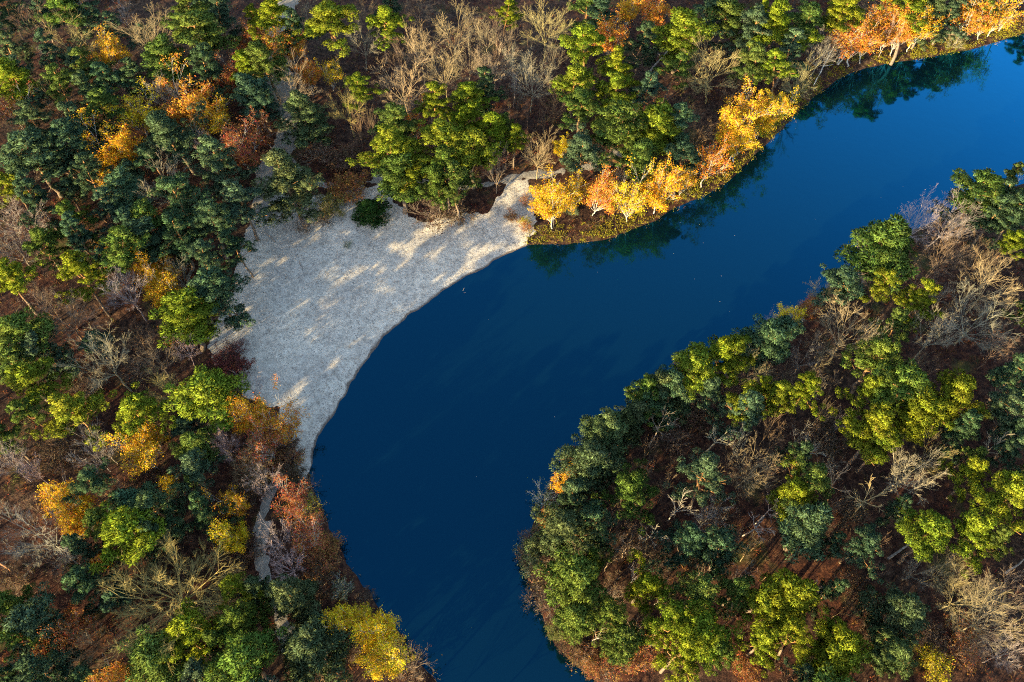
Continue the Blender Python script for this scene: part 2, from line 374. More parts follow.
def make_pine(seed, H=14.0, R=3.2, base=.5, nl=13, lean=.05, puffs=11, style='scots'):
    rng = np.random.default_rng(seed); T = Buf(); C = Buf()
    top = np.array([rng.normal(0, lean)*H, rng.normal(0, lean)*H, H*.93])
    spine = bent(np.zeros(3)+[0, 0, -.4], top, 9, .10, rng); rr = np.linspace(.21, .05, 9)
    T.tube(spine, rr, 7)
    allP = []
    for i in range(nl):
        u = (i+.5)/nl; z = base+(1-base)*u*.97                       # height fraction on the trunk
        k = min(int(z*8), 7); f = z*8-k; p0 = spine[k]*(1-f)+spine[k+1]*f
        if style == 'scots': prof = (1-.75*max(0, u-.35)/.65)*(.75+.25*math.sin(u*7+seed))
        else: prof = 1.05-.85*u
        a = i*2.4+rng.normal(0, .45); ln = R*prof*rng.uniform(.5, 1.2)
        end = p0+np.array([math.cos(a)*ln, math.sin(a)*ln, ln*rng.uniform(.12, .5)])
        lp = bent(p0, end, 5, .08*ln*.5, rng, -.05*ln); T.tube(lp, np.linspace(.080, .03, 5)*(1.15-.4*u), 4)
        nn = max(3, int(puffs*(.5+.6*prof)*rng.uniform(.75, 1.2)))
        for j in range(nn):
            t = rng.uniform(.45, 1.08); g = p0+(end-p0)*t
            off = unit(rng.normal(0, 1, 3))*np.array([1, 1, .5])*rng.uniform(.35, 1.0)*.62*(ln*.5+.8)
            off[2] = abs(off[2])*.9-.1
            c = g+off
            T.tube(np.stack([lp[3]*.6+lp[2]*.4, (lp[3]+c)/2+[0, 0, .1], c]), [.03, .022, .012], 3)
            rad = rng.uniform(.30, .58); n = int(98*rad/.42)
            P, D = puff_points(rng, c, rad, n, .6); sprays(C, P, D, .27, .031, rng); allP.append(P)
    for j in range(6):                                               # the leader's own tufts
        c = spine[-1]+rng.normal(0, .35, 3)*[1, 1, .5]+[0, 0, .25]
        P, D = puff_points(rng, c, .5, 90); sprays(C, P, D, .30, .055, rng); allP.append(P)
    for j in range(4):                                               # dead stubs under the crown
        z = rng.uniform(min(.25, base*.6), base); k = int(z*8); a = rng.uniform(0, 6.28); l = rng.uniform(.4, 1.3)
        T.tube(np.stack([spine[k], spine[k]+[math.cos(a)*l, math.sin(a)*l, l*.1]]), [.035, .012], 3)
    P = np.concatenate(allP)
    return T.mesh('trunk', M['pine_bark'], True), C.mesh('crown', M['needles']), facts(P, P[:, 2].max())

def branch_tree(seed, H, R, fork, nlimb, kids, up, rmin, r0, tw_mat, spread=1.0, stems=1, trunk_mat=None, wig=.065):
    """a leafless skeleton; returns trunk buffer (stem and limbs), crown buffer (boughs and twigs) and the twig ends"""
    rng = np.random.default_rng(seed); T = Buf(); C = Buf(); ends = []
    def bough(p, d, L, r, lev):
        n = 5 if lev < 2 else (4 if lev == 2 else 3)
        pts = [p]; dd = d.copy()
        for i in range(n-1):
            dd = unit(dd+rng.normal(0, wig*(1+.5*lev), 3)+np.array([0, 0, up*(.10 if lev < 2 else .06)]))
            pts.append(pts[-1]+dd*L/(n-1))
        pts = np.array(pts); r1 = max(rmin*.5, r*.35) if lev < 3 else rmin*.35
        (T if lev == 0 else C).tube(pts, np.linspace(r, r1, n), 5 if lev == 0 else (4 if lev == 1 else 3))
        if lev >= len(kids): ends.append(pts[-1]); ends.append(pts[-2]); return
        nk = kids[lev]
        for j in range(nk):
            t = .28+.72*(j+rng.uniform(0, .9))/nk; t = min(t, .99)
            x = t*(n-1); k = int(x); f = x-k; q = pts[k]*(1-f)+pts[min(k+1, n-1)]*f
            ax = unit(np.cross(dd, rng.normal(0, 1, 3))); ang = math.radians(rng.uniform(20, 44))
            nd = unit(dd*math.cos(ang)+ax*math.sin(ang)); 
            if nd[2] < -.15: nd[2] *= -.4; nd = unit(nd)
            bough(q, nd, L*rng.uniform(.38, .58)*(1.15-.45*t), max(rmin, r*.5*(1-.35*t)), lev+1)
    for s in range(stems):
        b0 = np.array([0, 0, -.4]) if stems == 1 else np.array([rng.normal(0, .35), rng.normal(0, .35), -.3])
        fk = np.array([rng.normal(0, .25), rng.normal(0, .25), H*fork]) + b0*(1 if stems > 1 else 0)
        sp = bent(b0, fk, 5, .07, rng); T.tube(sp, np.linspace(r0, r0*.72, 5), 7)
        for i in range(nlimb):
            a = i*2.39996+rng.normal(0, .2); inc = math.radians(8+58*math.sqrt((i+.5)/nlimb))*spread
            if i == 0: inc *= .25
            d = np.array([math.cos(a)*math.sin(inc), math.sin(a)*math.sin(inc), math.cos(inc)])
            q = sp[-1] if rng.random() < .6 else sp[-2]*.4+sp[-1]*.6
            L = min((H-fk[2])*.78/max(math.cos(inc), .45), R*1.0/max(math.sin(inc), .35))
            bough(q, d, L*rng.uniform(.8, 1.1), r0*(.24+1.2/nlimb), 0)
    return rng, T, C, np.array(ends)
def make_bare(seed, H=13.0, R=4.0, fork=.3, nlimb=8, kids=(7, 6, 5), up=.5, rmin=.0085, r0=.14, spread=1.0, stems=1):
    rng, T, C, E = branch_tree(seed, H, R, fork, nlimb, kids, up, rmin, r0, None, spread, stems)
    return T.mesh('trunk', M['twig'], True), C.mesh('crown', M['twig']), facts(E, E[:, 2].max())
def make_autumn(seed, H=11.5, R=2.6, n_leaf=9, lf=.115, fork=.32, spread=.75, clear=.0, sc=.28, nl=8):
    rng, T, C0, E = branch_tree(seed, H, R, fork, nl, (6, 4), 1.0, .016, .12, None, spread)
    C = Buf(); keep = E[rng.random(len(E)) > clear]
    P = np.repeat(keep, n_leaf, 0); P = P+rng.normal(0, sc, P.shape)*[1, 1, .85]
    leaves(C, P, lf, rng)
    for v, l, s in zip(C0.V, C0.L, C0.S): pass
    tw = C0                                                          # boughs and twigs stay with the stem
    off = T.n
    T.V += tw.V; T.L += [l+off for l in tw.L]; T.S += tw.S; T.n += tw.n
    return T.mesh('trunk', M['birch_bark'], True), C.mesh('crown', M['leaves']), facts(P, P[:, 2].max())
def make_shrub(seed, H=3.0, R=1.7, n_leaf=3, lf=.09):
    rng, T, C, E = branch_tree(seed, H, R, .12, 6, (5, 4), .8, .016, .045, None, 1.0, 3)
    C2 = Buf(); off = 0
    T.V += C.V; T.L += [l+T.n for l in C.L]; T.S += C.S; T.n += C.n
    P = np.repeat(E, n_leaf, 0); P = P+rng.normal(0, .2, P.shape); leaves(C2, P, lf, rng)
    return T.mesh('stem', M['twig'], True), C2.mesh('foliage', M['leaves']), facts(P, P[:, 2].max())

PROTO = {'P': [], 'B': [], 'G': [], 'S': [], 'D': []}
for i in range(8):
    PROTO['P'].append(make_pine(100+i, H=14+(i % 3-1)*1.2, R=[3.3, 2.9, 3.6, 3.0, 3.4, 2.7, 3.8, 3.1][i], base=[.5, .42, .55, .46, .58, .38, .5, .44][i],
                                nl=[13, 14, 12, 15, 12, 16, 14, 14][i], lean=[.03, .05, .06, .02, .07, .03, .05, .04][i]))
for i in range(3):
    PROTO['P'].append(make_pine(140+i, H=13.5, R=3.0, base=.16, nl=26, lean=.02, puffs=11, style='cone'))
for i in range(3):
    PROTO['P'].append(make_pine(170+i, H=13.0, R=3.1, base=.24, nl=19, lean=.04, puffs=9))
for i in range(6):
    PROTO['B'].append(make_bare(200+i, fork=[.28, .34, .24, .4, .3, .2][i], nlimb=[11, 12, 9, 10, 13, 8][i], spread=[1, .9, 1.1, .8, 1.05, .7][i]))
for i in range(6):
    PROTO['G'].append(make_autumn(300+i, fork=[.14, .10, .18, .12, .08, .10][i], spread=[.6, .68, .52, .75, .6, .65][i], clear=[.3, .35, .45, .3, .5, .25][i],
                                  n_leaf=[22, 20, 17, 21, 15, 24][i], nl=[10, 12, 9, 11, 10, 13][i]))
for i in range(5):
    PROTO['S'].append(make_shrub(400+i, n_leaf=[3, 1, 4, 2, 6][i]))
for i in range(3):
    PROTO['D'].append(make_bare(500+i, H=12, R=2.6, fork=.5, nlimb=5, kids=(5, 4), up=.5, rmin=.017, r0=.13, spread=.9))
for i in range(3):
    PROTO.setdefault('Y', []).append(make_bare(600+i, H=9, R=1.6, fork=.25, nlimb=6, kids=(5, 4), up=.9, rmin=.011, r0=.07, spread=.6))
BEECH = make_bare(777, H=15, R=7.5, fork=.25, nlimb=22, kids=(8, 7, 7), up=.2, rmin=.011, r0=.33, spread=1.28)

# ------------------------------------------------------------------ the trees, one by one
TILES = {'A': (0, 0, 2.992), 'B': (256, 0, 2.992), 'C': (512, 0, 2.992), 'D': (768, 0, 2.992), 'E': (0, 228, 2.992), 'F': (200, 180, 2.273),
         'G': (512, 228, 2.992), 'H': (768, 228, 2.992), 'I': (0, 440, 2.817), 'J': (200, 440, 2.817), 'K': (500, 440, 2.817), 'L': (768, 440, 2.817)}
TREES = {
'A': '''B o 205 95 75 | the round olive bare crown | round olive-twigged bare tree near the upper corner of the wood
B t 430 90 92 | the big tan topmost bare crown | big tan bare tree with long upright boughs at the top edge
B b 70 60 60
B g 475 265 62
B t 485 530 80 | the bare crown flecked with yellow | wide tan bare tree flecked with yellow, boxed in by blue-green pines
B g 50 650 72
B b 30 370 50
B b 180 310 50
G g 310 140 38 | the small golden tree | small golden tree beside the round olive-twigged bare tree
G o 262 155 20
G y 400 335 56 | the bright yellow tree | bright yellow tree among blue-green pines, largest yellow crown of the upper wood
G g 335 430 55
G g 315 545 30
G o 565 295 62 | the round orange tree | round orange tree touching a yellow one in the upper wood
G g 650 330 46 | the yellow tree by the orange one | yellow tree leaning against the round orange one in the upper wood
G r 690 235 42
B p 610 415 42
G r 700 420 60
G r 750 115 36
G o 115 412 22
G r 35 325 40
P g 180 20 45
P t 260 30 45
P g 560 20 50
P g 600 95 60
P t 660 60 50
P g 490 180 50
P t 615 210 60
P y 735 190 40
P y 35 240 45
P g 175 230 50
P g 260 200 45
P t 400 235 32
P t 255 265 42
P g 300 310 50
P t 105 365 42
P t 245 375 55
P d 230 430 66
P t 95 450 66
P t 510 390 66
P t 655 490 66
P y 25 555 46
P d 105 590 56
P t 370 570 46
P d 260 500 50
P d 320 630 50
P g 440 640 40
P t 540 610 60
P d 700 600 56
P d 640 645 50
P g 210 650 45
P t 30 130 45
P d 140 150 36
P d 320 230 42
P t 745 275 36
P y 752 45 32
P t 15 20 32
P d 110 20 42
B b 560 130 50
B b 60 520 45
P d 190 480 45
P d 400 690 45''',
'B': '''P y 45 40 56
P y 230 55 60 | the tall long-trunked pine | tall bright pine with a long bare trunk showing, at the top edge
P t 110 75 42
P y 385 60 46
P t 400 20 40
P g 30 180 56
P d 15 290 40
P y 310 250 46
P o 140 345 52 | the leaning pine above the beach path | pale olive pine leaning over with its bent trunk showing beside the path
P o 88 550 66 | the lone olive beach pine | broad pale olive pine standing alone on the head of the sand beach
P t 690 270 42
P y 535 310 50
P y 640 290 42
P y 400 430 72
P y 455 480 52
P y 550 420 60
P g 560 500 60
P y 640 360 50
P y 640 440 52
P y 700 390 50
P g 430 520 50
P g 660 580 52
P g 560 550 46
P g 420 360 40
P y 755 30 32
P g 745 370 26
B t 140 20 42
B t 320 100 56
B b 320 15 42
B t 480 120 66
B t 595 70 72
B t 685 80 48
B t 720 175 66
B t 560 195 66
B t 425 240 88 | the round tan bare crown | large round tan bare tree just above the bright pines of the beach
B t 105 255 72
B o 260 300 56
B b 480 15 52
B t 640 160 50
B b 430 150 50
S b 545 625 72
B t 720 490 46
S o 225 600 46
S b 180 440 60
S b 260 470 50
S b 610 640 50
G o 95 130 46 | the orange tree over the path gap | orange tree hanging over the dark gap where the path enters
G o 145 212 32
G y 215 205 26
G r 15 110 28
G o 475 355 30
G r 20 375 32
P b 340 628 40 | the dark bush on the sand | small dark green bushy pine standing on the pale sand''',
'C': '''P y 5 25 26
P y 215 120 50
P g 225 15 46
P y 205 240 56
P g 195 310 44
P y 315 200 56
P y 312 262 46
P g 300 370 60
P t 215 440 52
P y 430 385 56
P t 490 380 46
P g 395 465 56
P y 500 95 56
P g 505 195 42
P t 600 25 52
P t 720 100 60
P y 755 40 36
P g 730 180 50
P d 545 510 40
P d 400 260 46
P d 390 130 46
P g 650 45 46
P y 10 400 30
P d 260 50 36
P g 350 400 46
B o 105 60 78
B t 70 210 66
B g 10 180 46
B o 590 180 92 | the glowing olive bare crown | large glowing yellow-olive bare tree in a clearing near the top shore
B t 75 450 50 | the thin tan path tree | thin-trunked tan bare tree beside the sandy path, above the beach tip
B b 560 375 52
B t 120 170 46
B b 460 330 36
B b 130 290 50
B b 660 250 40
G o 300 95 46
G o 430 20 42
G g 345 20 28
G y 150 435 24
G g 115 600 56 | the golden tree by the sand | bushy golden tree standing where the sand beach meets the shore
G g 185 550 50
G o 265 560 52 | the orange birch with a white trunk | orange birch with a slanting white trunk, second golden crown from the sand
G y 360 572 52 | the clear yellow birch | narrow clear yellow birch alone between gaps on the lake shore
G g 470 580 56
G g 545 560 36
G o 610 490 52
G g 700 405 58 | the large golden birch | large golden birch with a white leaning trunk where the shore bends
G g 695 310 48
G g 750 330 42
S g 180 622 20''',
'D': '''P y 20 60 60
P t 60 150 46
P y 20 190 46
P y 225 30 56
P g 110 70 42
P y 460 40 66
P g 670 30 38
P t 580 85 40
P o 505 85 42
P o 600 5 42
P g 610 550 62 | the rounded waterside pine | rounded green pine at the water's edge below the wide blue arm
P g 702 515 36
P t 690 590 46
P t 745 625 46
P g 320 668 36
P d 600 600 46
P t 670 645 46
D w 722 490 30 | the bleached pole by the blue arm | bleached bare pole of a tree rising over the blue arm
B p 430 610 76 | the pink and orange twigged tree | pinkish bare birch with a few orange leaves, on the bank of the blue arm
B p 500 565 46
B p 205 668 28
B g 560 650 70
B o 95 230 52
B g 170 145 46
B t 320 25 42
B p 400 145 32
G y 15 370 28
G y 60 330 36
G o 375 60 46
G o 290 105 66 | the orange tree behind the leaning birch | broad orange tree behind a white trunk leaning over the top shore
G o 340 150 42
G r 240 110 38
G o 430 150 38
G g 490 130 46
G o 650 80 56
G g 745 50 46
G g 700 95 36
S o 570 125 32''',
'E': '''P y 30 130 46
P y 245 130 60 | the bright pine above the tan thicket | bright yellow-green pine standing over a thicket of tan bare trees
P g 130 40 46
P g 370 50 52
P d 240 30 52
P d 430 30 46
P t 610 80 52
P d 650 195 76 | the dark pine beside the upper beach | large dark blue-green pine overhanging the inland rim of the beach
P y 550 255 60
P d 530 30 50
P d 700 45 42
P g 60 320 66
P t 140 370 50
P y 80 460 66
P g 40 400 50
P y 220 550 76 | the bright pine over the golden tree | broad bright yellow-green pine with pale twigs below it, inland
P y 410 540 60
P y 620 490 72 | the beach-tip bright pine | bright yellow-green pine just inland of the orange bush at the beach
P g 570 650 50
P g 10 620 30
P g 60 560 50
P t 580 190 36
B g 30 50 60
B g 350 180 80
B b 180 250 92
B t 320 370 96 | the radiating tan bare crown | bare tan tree with boughs radiating like a star, inland of the beach
B b 120 200 52
B g 530 130 42
B p 545 340 42
B b 460 380 60
B o 480 470 50
B g 740 460 42
B p 640 640 46 | the small pinkish birch | small pinkish white bare birch below the bright pine
B g 280 640 60
B g 30 650 42
B b 20 260 52
B b 100 600 60
S b 250 460 60
S b 400 430 50
S b 500 560 55
G g 455 120 46 | the tall golden tree | tall golden tree with a bright pine at its foot, inland of the beach
G g 482 195 40
G g 295 45 20
G g 410 640 46 | the golden tree inland of the path | dense golden tree with a green pine rising right behind it
G o 520 325 22''',
'F': '''G g 110 520 36 | the golden bush at the beach tip | golden leafy bush at the lower tip of the sand beach
G o 175 545 40
G r 150 590 40
S r 130 660 45
S m 65 390 34
S m 75 425 34
S m 45 405 26
S m 85 375 24
S b 60 470 30
S r 200 630 38
S y 737 92 13 | the tiny yellow bush on the sand | tiny yellow bush alone on the sand near the golden shore trees
S r 740 45 15
S r 725 130 16
S r 745 140 14
S g 335 146 10
S o 290 60 30
S r 330 10 40
S b 280 80 26
S b 235 105 22''',
'G': '''P o 260 615 76
P g 355 430 62
P o 300 510 46
P o 420 475 62
P y 560 320 66 | the tall bright waterside pine | tall bright yellow-green pine rising over the water on the wooded bank
P y 630 330 60
P y 540 415 66
P t 590 480 52
P t 480 495 60
P t 700 550 66
P y 690 520 46
P t 755 330 56
P y 762 470 36
P o 330 590 42
P t 300 440 40
G o 440 370 36 | the slim orange tree | slim orange-pink tree at the water's edge beside a tall bright pine
G y 468 408 18
G y 250 530 26
G y 205 612 16
B p 740 268 46
D w 435 590 46
S g 180 580 36
B t 730 400 60
D w 600 600 46
S b 490 620 50
S b 560 560 50
S b 400 560 45
B b 660 450 45''',
'H': '''P g 340 50 86 | the broad soft green pine | broad soft green pine on the bank with blue water behind it
P y 350 170 60
P y 450 205 56
P t 230 170 56
P g 395 285 50
P g 350 385 76
P g 400 470 80
P y 300 490 56
P y 310 590 80 | the bright pine with orange limbs | large bright yellow-green pine with orange limbs in the middle of the far wood
P y 440 555 66
P y 570 490 80
P t 580 600 62
P y 110 480 62
P y 30 500 50
P t 35 310 46
P t 735 440 56
P t 740 550 56
P y 740 40 36
P t 750 610 42
P g 620 670 32
P t 100 670 46
P g 762 240 28
B t 240 290 92 | the slanting bundle of tan boughs | bare tree whose bundle of tan boughs slants up across the far wood
B t 520 310 72
B g 650 265 98 | the silvery bare crown | silvery white bare tree with fine forked boughs in the far wood
B t 680 160 90
B b 560 60 72
B b 640 90 66
B o 100 130 52
B p 190 50 42 | the tall pink bare birch | tall pinkish bare birch sticking up over the water beside a round pine
B g 110 370 46
D w 110 635 38
B o 490 670 60
D w 690 640 42
B b 20 200 36
B b 170 330 50
B b 700 330 60
B b 480 130 50
G y 40 240 36
G r 120 230 32
S b 170 570 50
S b 180 620 50
S b 700 560 40''',
'I': '''P t 255 115 52
P t 535 85 56
P y 350 255 66 | the bright pine above the great bare tree | bright yellow-green pine touching the upper side of the great bare tree
P t 440 195 50
P t 570 212 46
P g 280 225 36
P t 420 260 50
P d 230 310 46
P d 240 400 56
P g 30 470 46
P t 100 510 52
P g 50 545 46
P y 520 560 66
P g 440 620 56
P y 650 420 46
P g 680 510 60
P g 680 610 72 | the lit pine below the great bare tree | tall green pine with knobbly lit tufts, lakeward and below the great bare tree
P t 575 665 52
P d 120 640 56
P d 30 660 42
P g 610 560 42
T o 480 430 172 | the great bare tree | great spreading bare tree with olive boughs, widest leafless crown of all
B g 110 260 112 | the wide grey bare crown | wide grey leafless tree inland of the slanting golden tree
B g 15 50 52
B g 260 30 52
B p 75 85 36
B p 620 15 42
B t 320 130 32
B b 700 60 60
B b 190 350 52
B b 230 560 60
S b 150 30 60
S b 420 120 50
S b 620 300 50
S b 690 300 50
S b 30 400 50
G g 400 35 54
G g 185 150 50 | the slanting golden tree | golden tree slanting down from a pinkish bare one, near the frame edge
G g 222 222 40
G o 290 330 22
G r 190 520 46
G o 340 655 50 | the orange tree at the bottom edge | orange tree low at the bottom edge below the great bare tree
G g 640 175 36
G y 650 255 38
G y 470 120 26
G r 120 580 40''',
'J': '''P o 255 455 60 | the smooth pale path pine | smooth pale blue-green pine beside the lower footpath, upper of two alike
P o 320 580 76 | the larger smooth pale pine | smooth pale blue-green pine, larger and lower of two alike near the lake
P o 150 430 36
G r 240 170 46
S y 305 190 46
G r 310 260 50
G y 385 490 42 | the smaller yellow lakeside tree | bright yellow tree on the lake edge, smaller and upper of two
G y 440 492 30
G y 515 530 48 | the larger yellow lakeside tree | bright yellow tree on the lake edge, larger and lower of two
G y 505 605 54
S r 340 340 50
B p 175 110 50
B p 215 265 50 | the white-stemmed path birch | pinkish bare birch with a white stem beside the lower footpath
B p 245 350 50
S g 400 420 32
S b 610 620 56
S b 330 400 50
S b 430 580 46
B b 550 650 60
S b 260 30 40
S b 270 90 40
S b 300 130 36
S r 350 300 40
S b 470 440 30
S b 150 130 50
S b 90 340 50''',
'K': '''P o 250 60 76
P g 380 130 76
P t 220 160 60
P o 180 250 76
P t 570 95 70
P d 520 300 66
P d 630 312 52
P y 405 410 56 | the pale yellow pine of the point | small pale yellow-green pine behind the bright pair on the point
P g 220 400 66
P g 300 500 70
P g 270 340 32
P g 180 520 46
P y 490 500 76 | the brightest pine of the point | brightest yellow-green pine of the wooded point, its crown full of lit tufts
P g 560 440 66
P y 580 540 70
P y 520 600 80
P g 660 420 52
P y 740 450 46
P y 730 560 60
P g 620 590 50
P g 340 570 50
P d 270 250 52
G g 150 100 36 | the golden point tree | golden tree at the water's edge on the tip of the point
G o 130 225 22
S o 200 95 30
S o 60 240 22
S b 140 340 80
S b 90 300 60
S g 100 150 46
S g 50 330 46
S b 120 430 56
S b 170 450 46
D w 430 240 42
B t 720 80 70
D w 730 210 42 | the small white snag | small bleached white snag with forked arms amid brown litter
D w 270 530 28
B g 590 200 52
D w 500 165 42
S b 320 400 32
B b 690 130 42
S r 350 620 50
S r 420 580 50
S r 230 600 40
S b 190 610 34
S r 260 650 36
S b 300 660 30
S o 150 540 30
S b 380 300 50
S b 460 330 40
S b 620 210 50
S r 690 640 45''',
'L': '''P g 115 95 70
P y 85 150 60
P t 110 230 66
P t 270 310 66 | the lone pine over brown litter | blue-green pine standing alone over brown leaf litter with a dead trunk beside it
P d 185 300 32
P y 300 10 42
P y 575 80 52
P y 680 150 76 | the big lit edge pine | big bright yellow-green pine near the edge of the far wood
P y 440 250 66
P y 590 250 76
P t 360 195 36
P o 375 480 70
P o 350 590 56
P y 50 440 70
P y 55 535 66
P y 200 560 70
P y 180 625 60
P d 90 650 46
P t 690 20 42
P d 165 430 46
P g 650 290 42
S y 470 625 52 | the mossy bush | mossy yellow-green bush over a dark hollow at the bottom edge
B t 400 80 90 | the tangled tan bare crown | tangled tan bare tree between bright yellow-green pines in the far wood
D t 220 110 52
D t 310 165 60
B o 520 360 60
B t 560 430 80
B t 640 490 92
B g 680 600 52
B g 430 350 46
D w 10 180 36
B t 620 410 60
B t 690 430 60
D w 120 400 28
B b 600 570 50
S b 240 190 50
S b 240 400 50
S b 280 460 50
S r 560 600 50
S r 560 540 50
S b 470 560 50
S b 300 540 45'''}

PINE_T = {'y': ((.190, .225, .022), 'bright yellow-green pine'), 'g': ((.112, .160, .034), 'green pine'), 't': ((.084, .132, .066), 'blue-green pine'),  # tints mix each pine's own hue with painted sunlit and shaded tone
          'd': ((.066, .112, .060), 'dark blue-green pine'), 'o': ((.100, .130, .055), 'pale olive pine'), 'b': ((.030, .065, .014), 'dark green bushy pine')}
BARE_T = {'t': ((.21, .16, .095), 'tan bare tree'), 'g': ((.19, .162, .135), 'grey bare tree'), 'b': ((.135, .09, .055), 'brown bare tree'),
          'o': ((.20, .165, .065), 'olive bare tree'), 'p': ((.30, .215, .18), 'pinkish bare tree')}
GOLD_T = {'y': ((.50, .34, .018), 'yellow-leaved tree'), 'g': ((.48, .255, .018), 'golden tree'), 'o': ((.40, .165, .024), 'orange tree'), 'r': ((.24, .085, .03), 'rusty brown tree')}
SHRUB_T = {'b': ((.085, .055, .035), (.15, .11, .08), 'low brown bush'), 'r': ((.24, .10, .035), (.16, .10, .07), 'low rusty bush'), 'o': ((.13, .12, .035), (.22, .18, .11), 'low olive bush'),
           'g': ((.11, .13, .06), (.30, .28, .24), 'low grey-green bush'), 'y': ((.30, .26, .02), (.2, .16, .08), 'low yellow bush'), 'm': ((.085, .030, .028), (.10, .05, .045), 'low maroon heather bush')}
DEAD_T = {'w': ((.29, .235, .185), 'bleached dead snag'), 't': ((.33, .22, .12), 'tan dead snag')}
NAME = {'P': 'pine_tree', 'B': 'bare_tree', 'G': 'autumn_tree', 'S': 'shrub', 'D': 'dead_tree', 'T': 'bare_tree'}
CAT = {'P': 'pine tree', 'B': 'bare tree', 'G': 'autumn tree', 'S': 'shrub', 'D': 'dead tree', 'T': 'bare tree'}
GROUP = {'P': 'pine trees round the lake', 'B': 'leafless trees round the lake', 'G': 'autumn trees round the lake', 'S': 'low bushes round the lake', 'D': 'dead snags round the lake', 'T': 'leafless trees round the lake'}
rnd = random.Random(11)
def jitter(c, amt=.16):
    k = 1+rnd.uniform(-amt, amt); return (c[0]*k*(1+rnd.uniform(-.1, .1)), c[1]*k, c[2]*k*(1+rnd.uniform(-.15, .15)), 1)
def plant(kind, tint, x, y, z, r, H=None, proto=None):
    tr, cr, (c, pr, ptop) = proto
    s = r/pr; sz = H/ptop
    o = link(bpy.data.objects.new(NAME[kind], None)); o.empty_display_size = .5
    rz = rnd.uniform(0, 6.283)
    tl = math.radians({'P': 3, 'B': 4, 'G': 8, 'S': 3, 'D': 10, 'T': 0}[kind]); o.rotation_euler = (rnd.uniform(-tl, tl), rnd.uniform(-tl, tl), rz)
    cx = (c[0]*math.cos(rz)-c[1]*math.sin(rz))*s; cy = (c[0]*math.sin(rz)+c[1]*math.cos(rz))*s
    o.location = (x-cx, y-cy, z); o.scale = (s, s, sz)
    a = link(bpy.data.objects.new(tr.name.split('.')[0], tr)); b = link(bpy.data.objects.new(cr.name.split('.')[0], cr))
    a.parent = o; b.parent = o
    if kind == 'P': b.color = jitter(PINE_T[tint][0])
    elif kind in 'BT': a.color = b.color = jitter(BARE_T[tint][0], .12)
    elif kind == 'G': b.color = jitter(GOLD_T[tint][0], .12)
    elif kind == 'S': b.color = jitter(SHRUB_T[tint][0]); a.color = (*SHRUB_T[tint][1], 1)
    elif kind == 'D': a.color = b.color = jitter(DEAD_T[tint][0], .12)
    return o
def height_for(kind, r):
    if kind == 'P': return min(16.5, 8.2+1.75*r)
    if kind == 'B': return min(14.5, 6.5+1.7*r)
    if kind == 'G': return min(13.0, 5.2+2.5*r)
    if kind == 'D': return min(12, 6.5+1.6*r)
    if kind == 'T': return 14.0
    return 1.0+1.05*r
def ground_z(x, y): return float(land_h(x, y))
SPOTS = []
for tile, txt in TREES.items():
    x0, y0, sc = TILES[tile]
    for row in txt.split('\n'):
        q = [s.strip() for s in row.split('|')]; w = q[0].split()
        kind, tint = w[0], w[1]; px = x0+float(w[2])/sc; py = y0+float(w[3])/sc; rp = float(w[4])/sc
        z0 = .8
        for it in range(3):
            t0 = at(px, py, z0+8)[2]; r = rp*t0/F_PX
            if kind == 'P': r = min(max(r, .9), 4.4)
            H = height_for(kind, r)
            if tint == 'b' and kind == 'P': H = 3.6
            if kind == 'S' and tint in 'ym' and r < 1.2: H = 1.1
            if kind == 'G' and r < 1.5: H = 3.5+2.2*r
            ix = len(SPOTS)
            if kind == 'T': pro = BEECH
            elif kind == 'P' and tint == 'o': pro = PROTO['P'][8+ix % 3]
            elif kind == 'P': pro = PROTO['P'][9] if tint == 'b' else (PROTO['P'][11+ix % 3] if tint in 'td' and ix % 5 < 3 else PROTO['P'][(ix*5+ix//7) % 8])
            else: pro = PROTO[kind][(ix*3+ix//5) % len(PROTO[kind])]
            cz = pro[2][0][2]*H/pro[2][2]
            x, y, t = at(px, py, z0+cz); r = rp*t/F_PX
            if kind == 'P': r = min(r, 4.4)
            if kind == 'P': r *= .97 if px > 500 and py > 230 else 1.14
            if kind == 'G' and px > 520: r *= 1.0
            if kind == 'G' and px <= 520: r *= 1.1
            z0 = ground_z(x, y)
        SPOTS.append(dict(kind=kind, tint=tint, px=px, py=py, rp=rp, r=r, H=H, x=x, y=y, z=z0, pro=pro, mark=q[1] if len(q) > 1 else None, label=q[2] if len(q) > 2 else None))
# further pines and bare trees closing the gaps between those
for it in range(4000):
    px = rnd.uniform(0, 1024); py = rnd.uniform(0, 682); x, y, t = at(px, py, 8)
    d = float(lake_d(x, y)); 
    if d > -6 or float(beach_d(x, y)) > -7 or min(float(seg_dist(np.array(x), np.array(y), p, False))-w for p, w in PATHS) < 5.0: continue
    zw = px < 330
    if fbm(np.array(x), np.array(y), 14, 71) < (.38 if zw else (.60 if py < 240 else .48)): continue
    k = 'P' if zw and rnd.random() < .62 else 'B'
    r = rnd.uniform(1.7, 2.6) if zw else rnd.uniform(1.0, 1.7)
    if any(q['kind'] != 'S' and (q['x']-x)**2+(q['y']-y)**2 < ((q['r']+r)*(.80 if zw else .7))**2 for q in SPOTS): continue
    H = (height_for(k, r)*rnd.uniform(.6, .85) if zw else rnd.uniform(6.5, 10.5)); pro = rnd.choice(PROTO[k][:8]) if zw else rnd.choice(PROTO['Y']); tint = rnd.choice('ddtt' if k == 'P' else ('bbgb' if zw else 'bbtbg'))
    cz = pro[2][0][2]*H/pro[2][2]; px, py = pix(x, y, ground_z(x, y)+cz)
    if not (0 < px < 1024 and 0 < py < 682): continue
    SPOTS.append(dict(kind=k, tint=tint, px=px, py=py, rp=r*F_PX/t, r=r, H=H, x=x, y=y, z=ground_z(x, y), pro=pro, mark=None, label=None, thin=not zw))
print('spots', len(SPOTS))
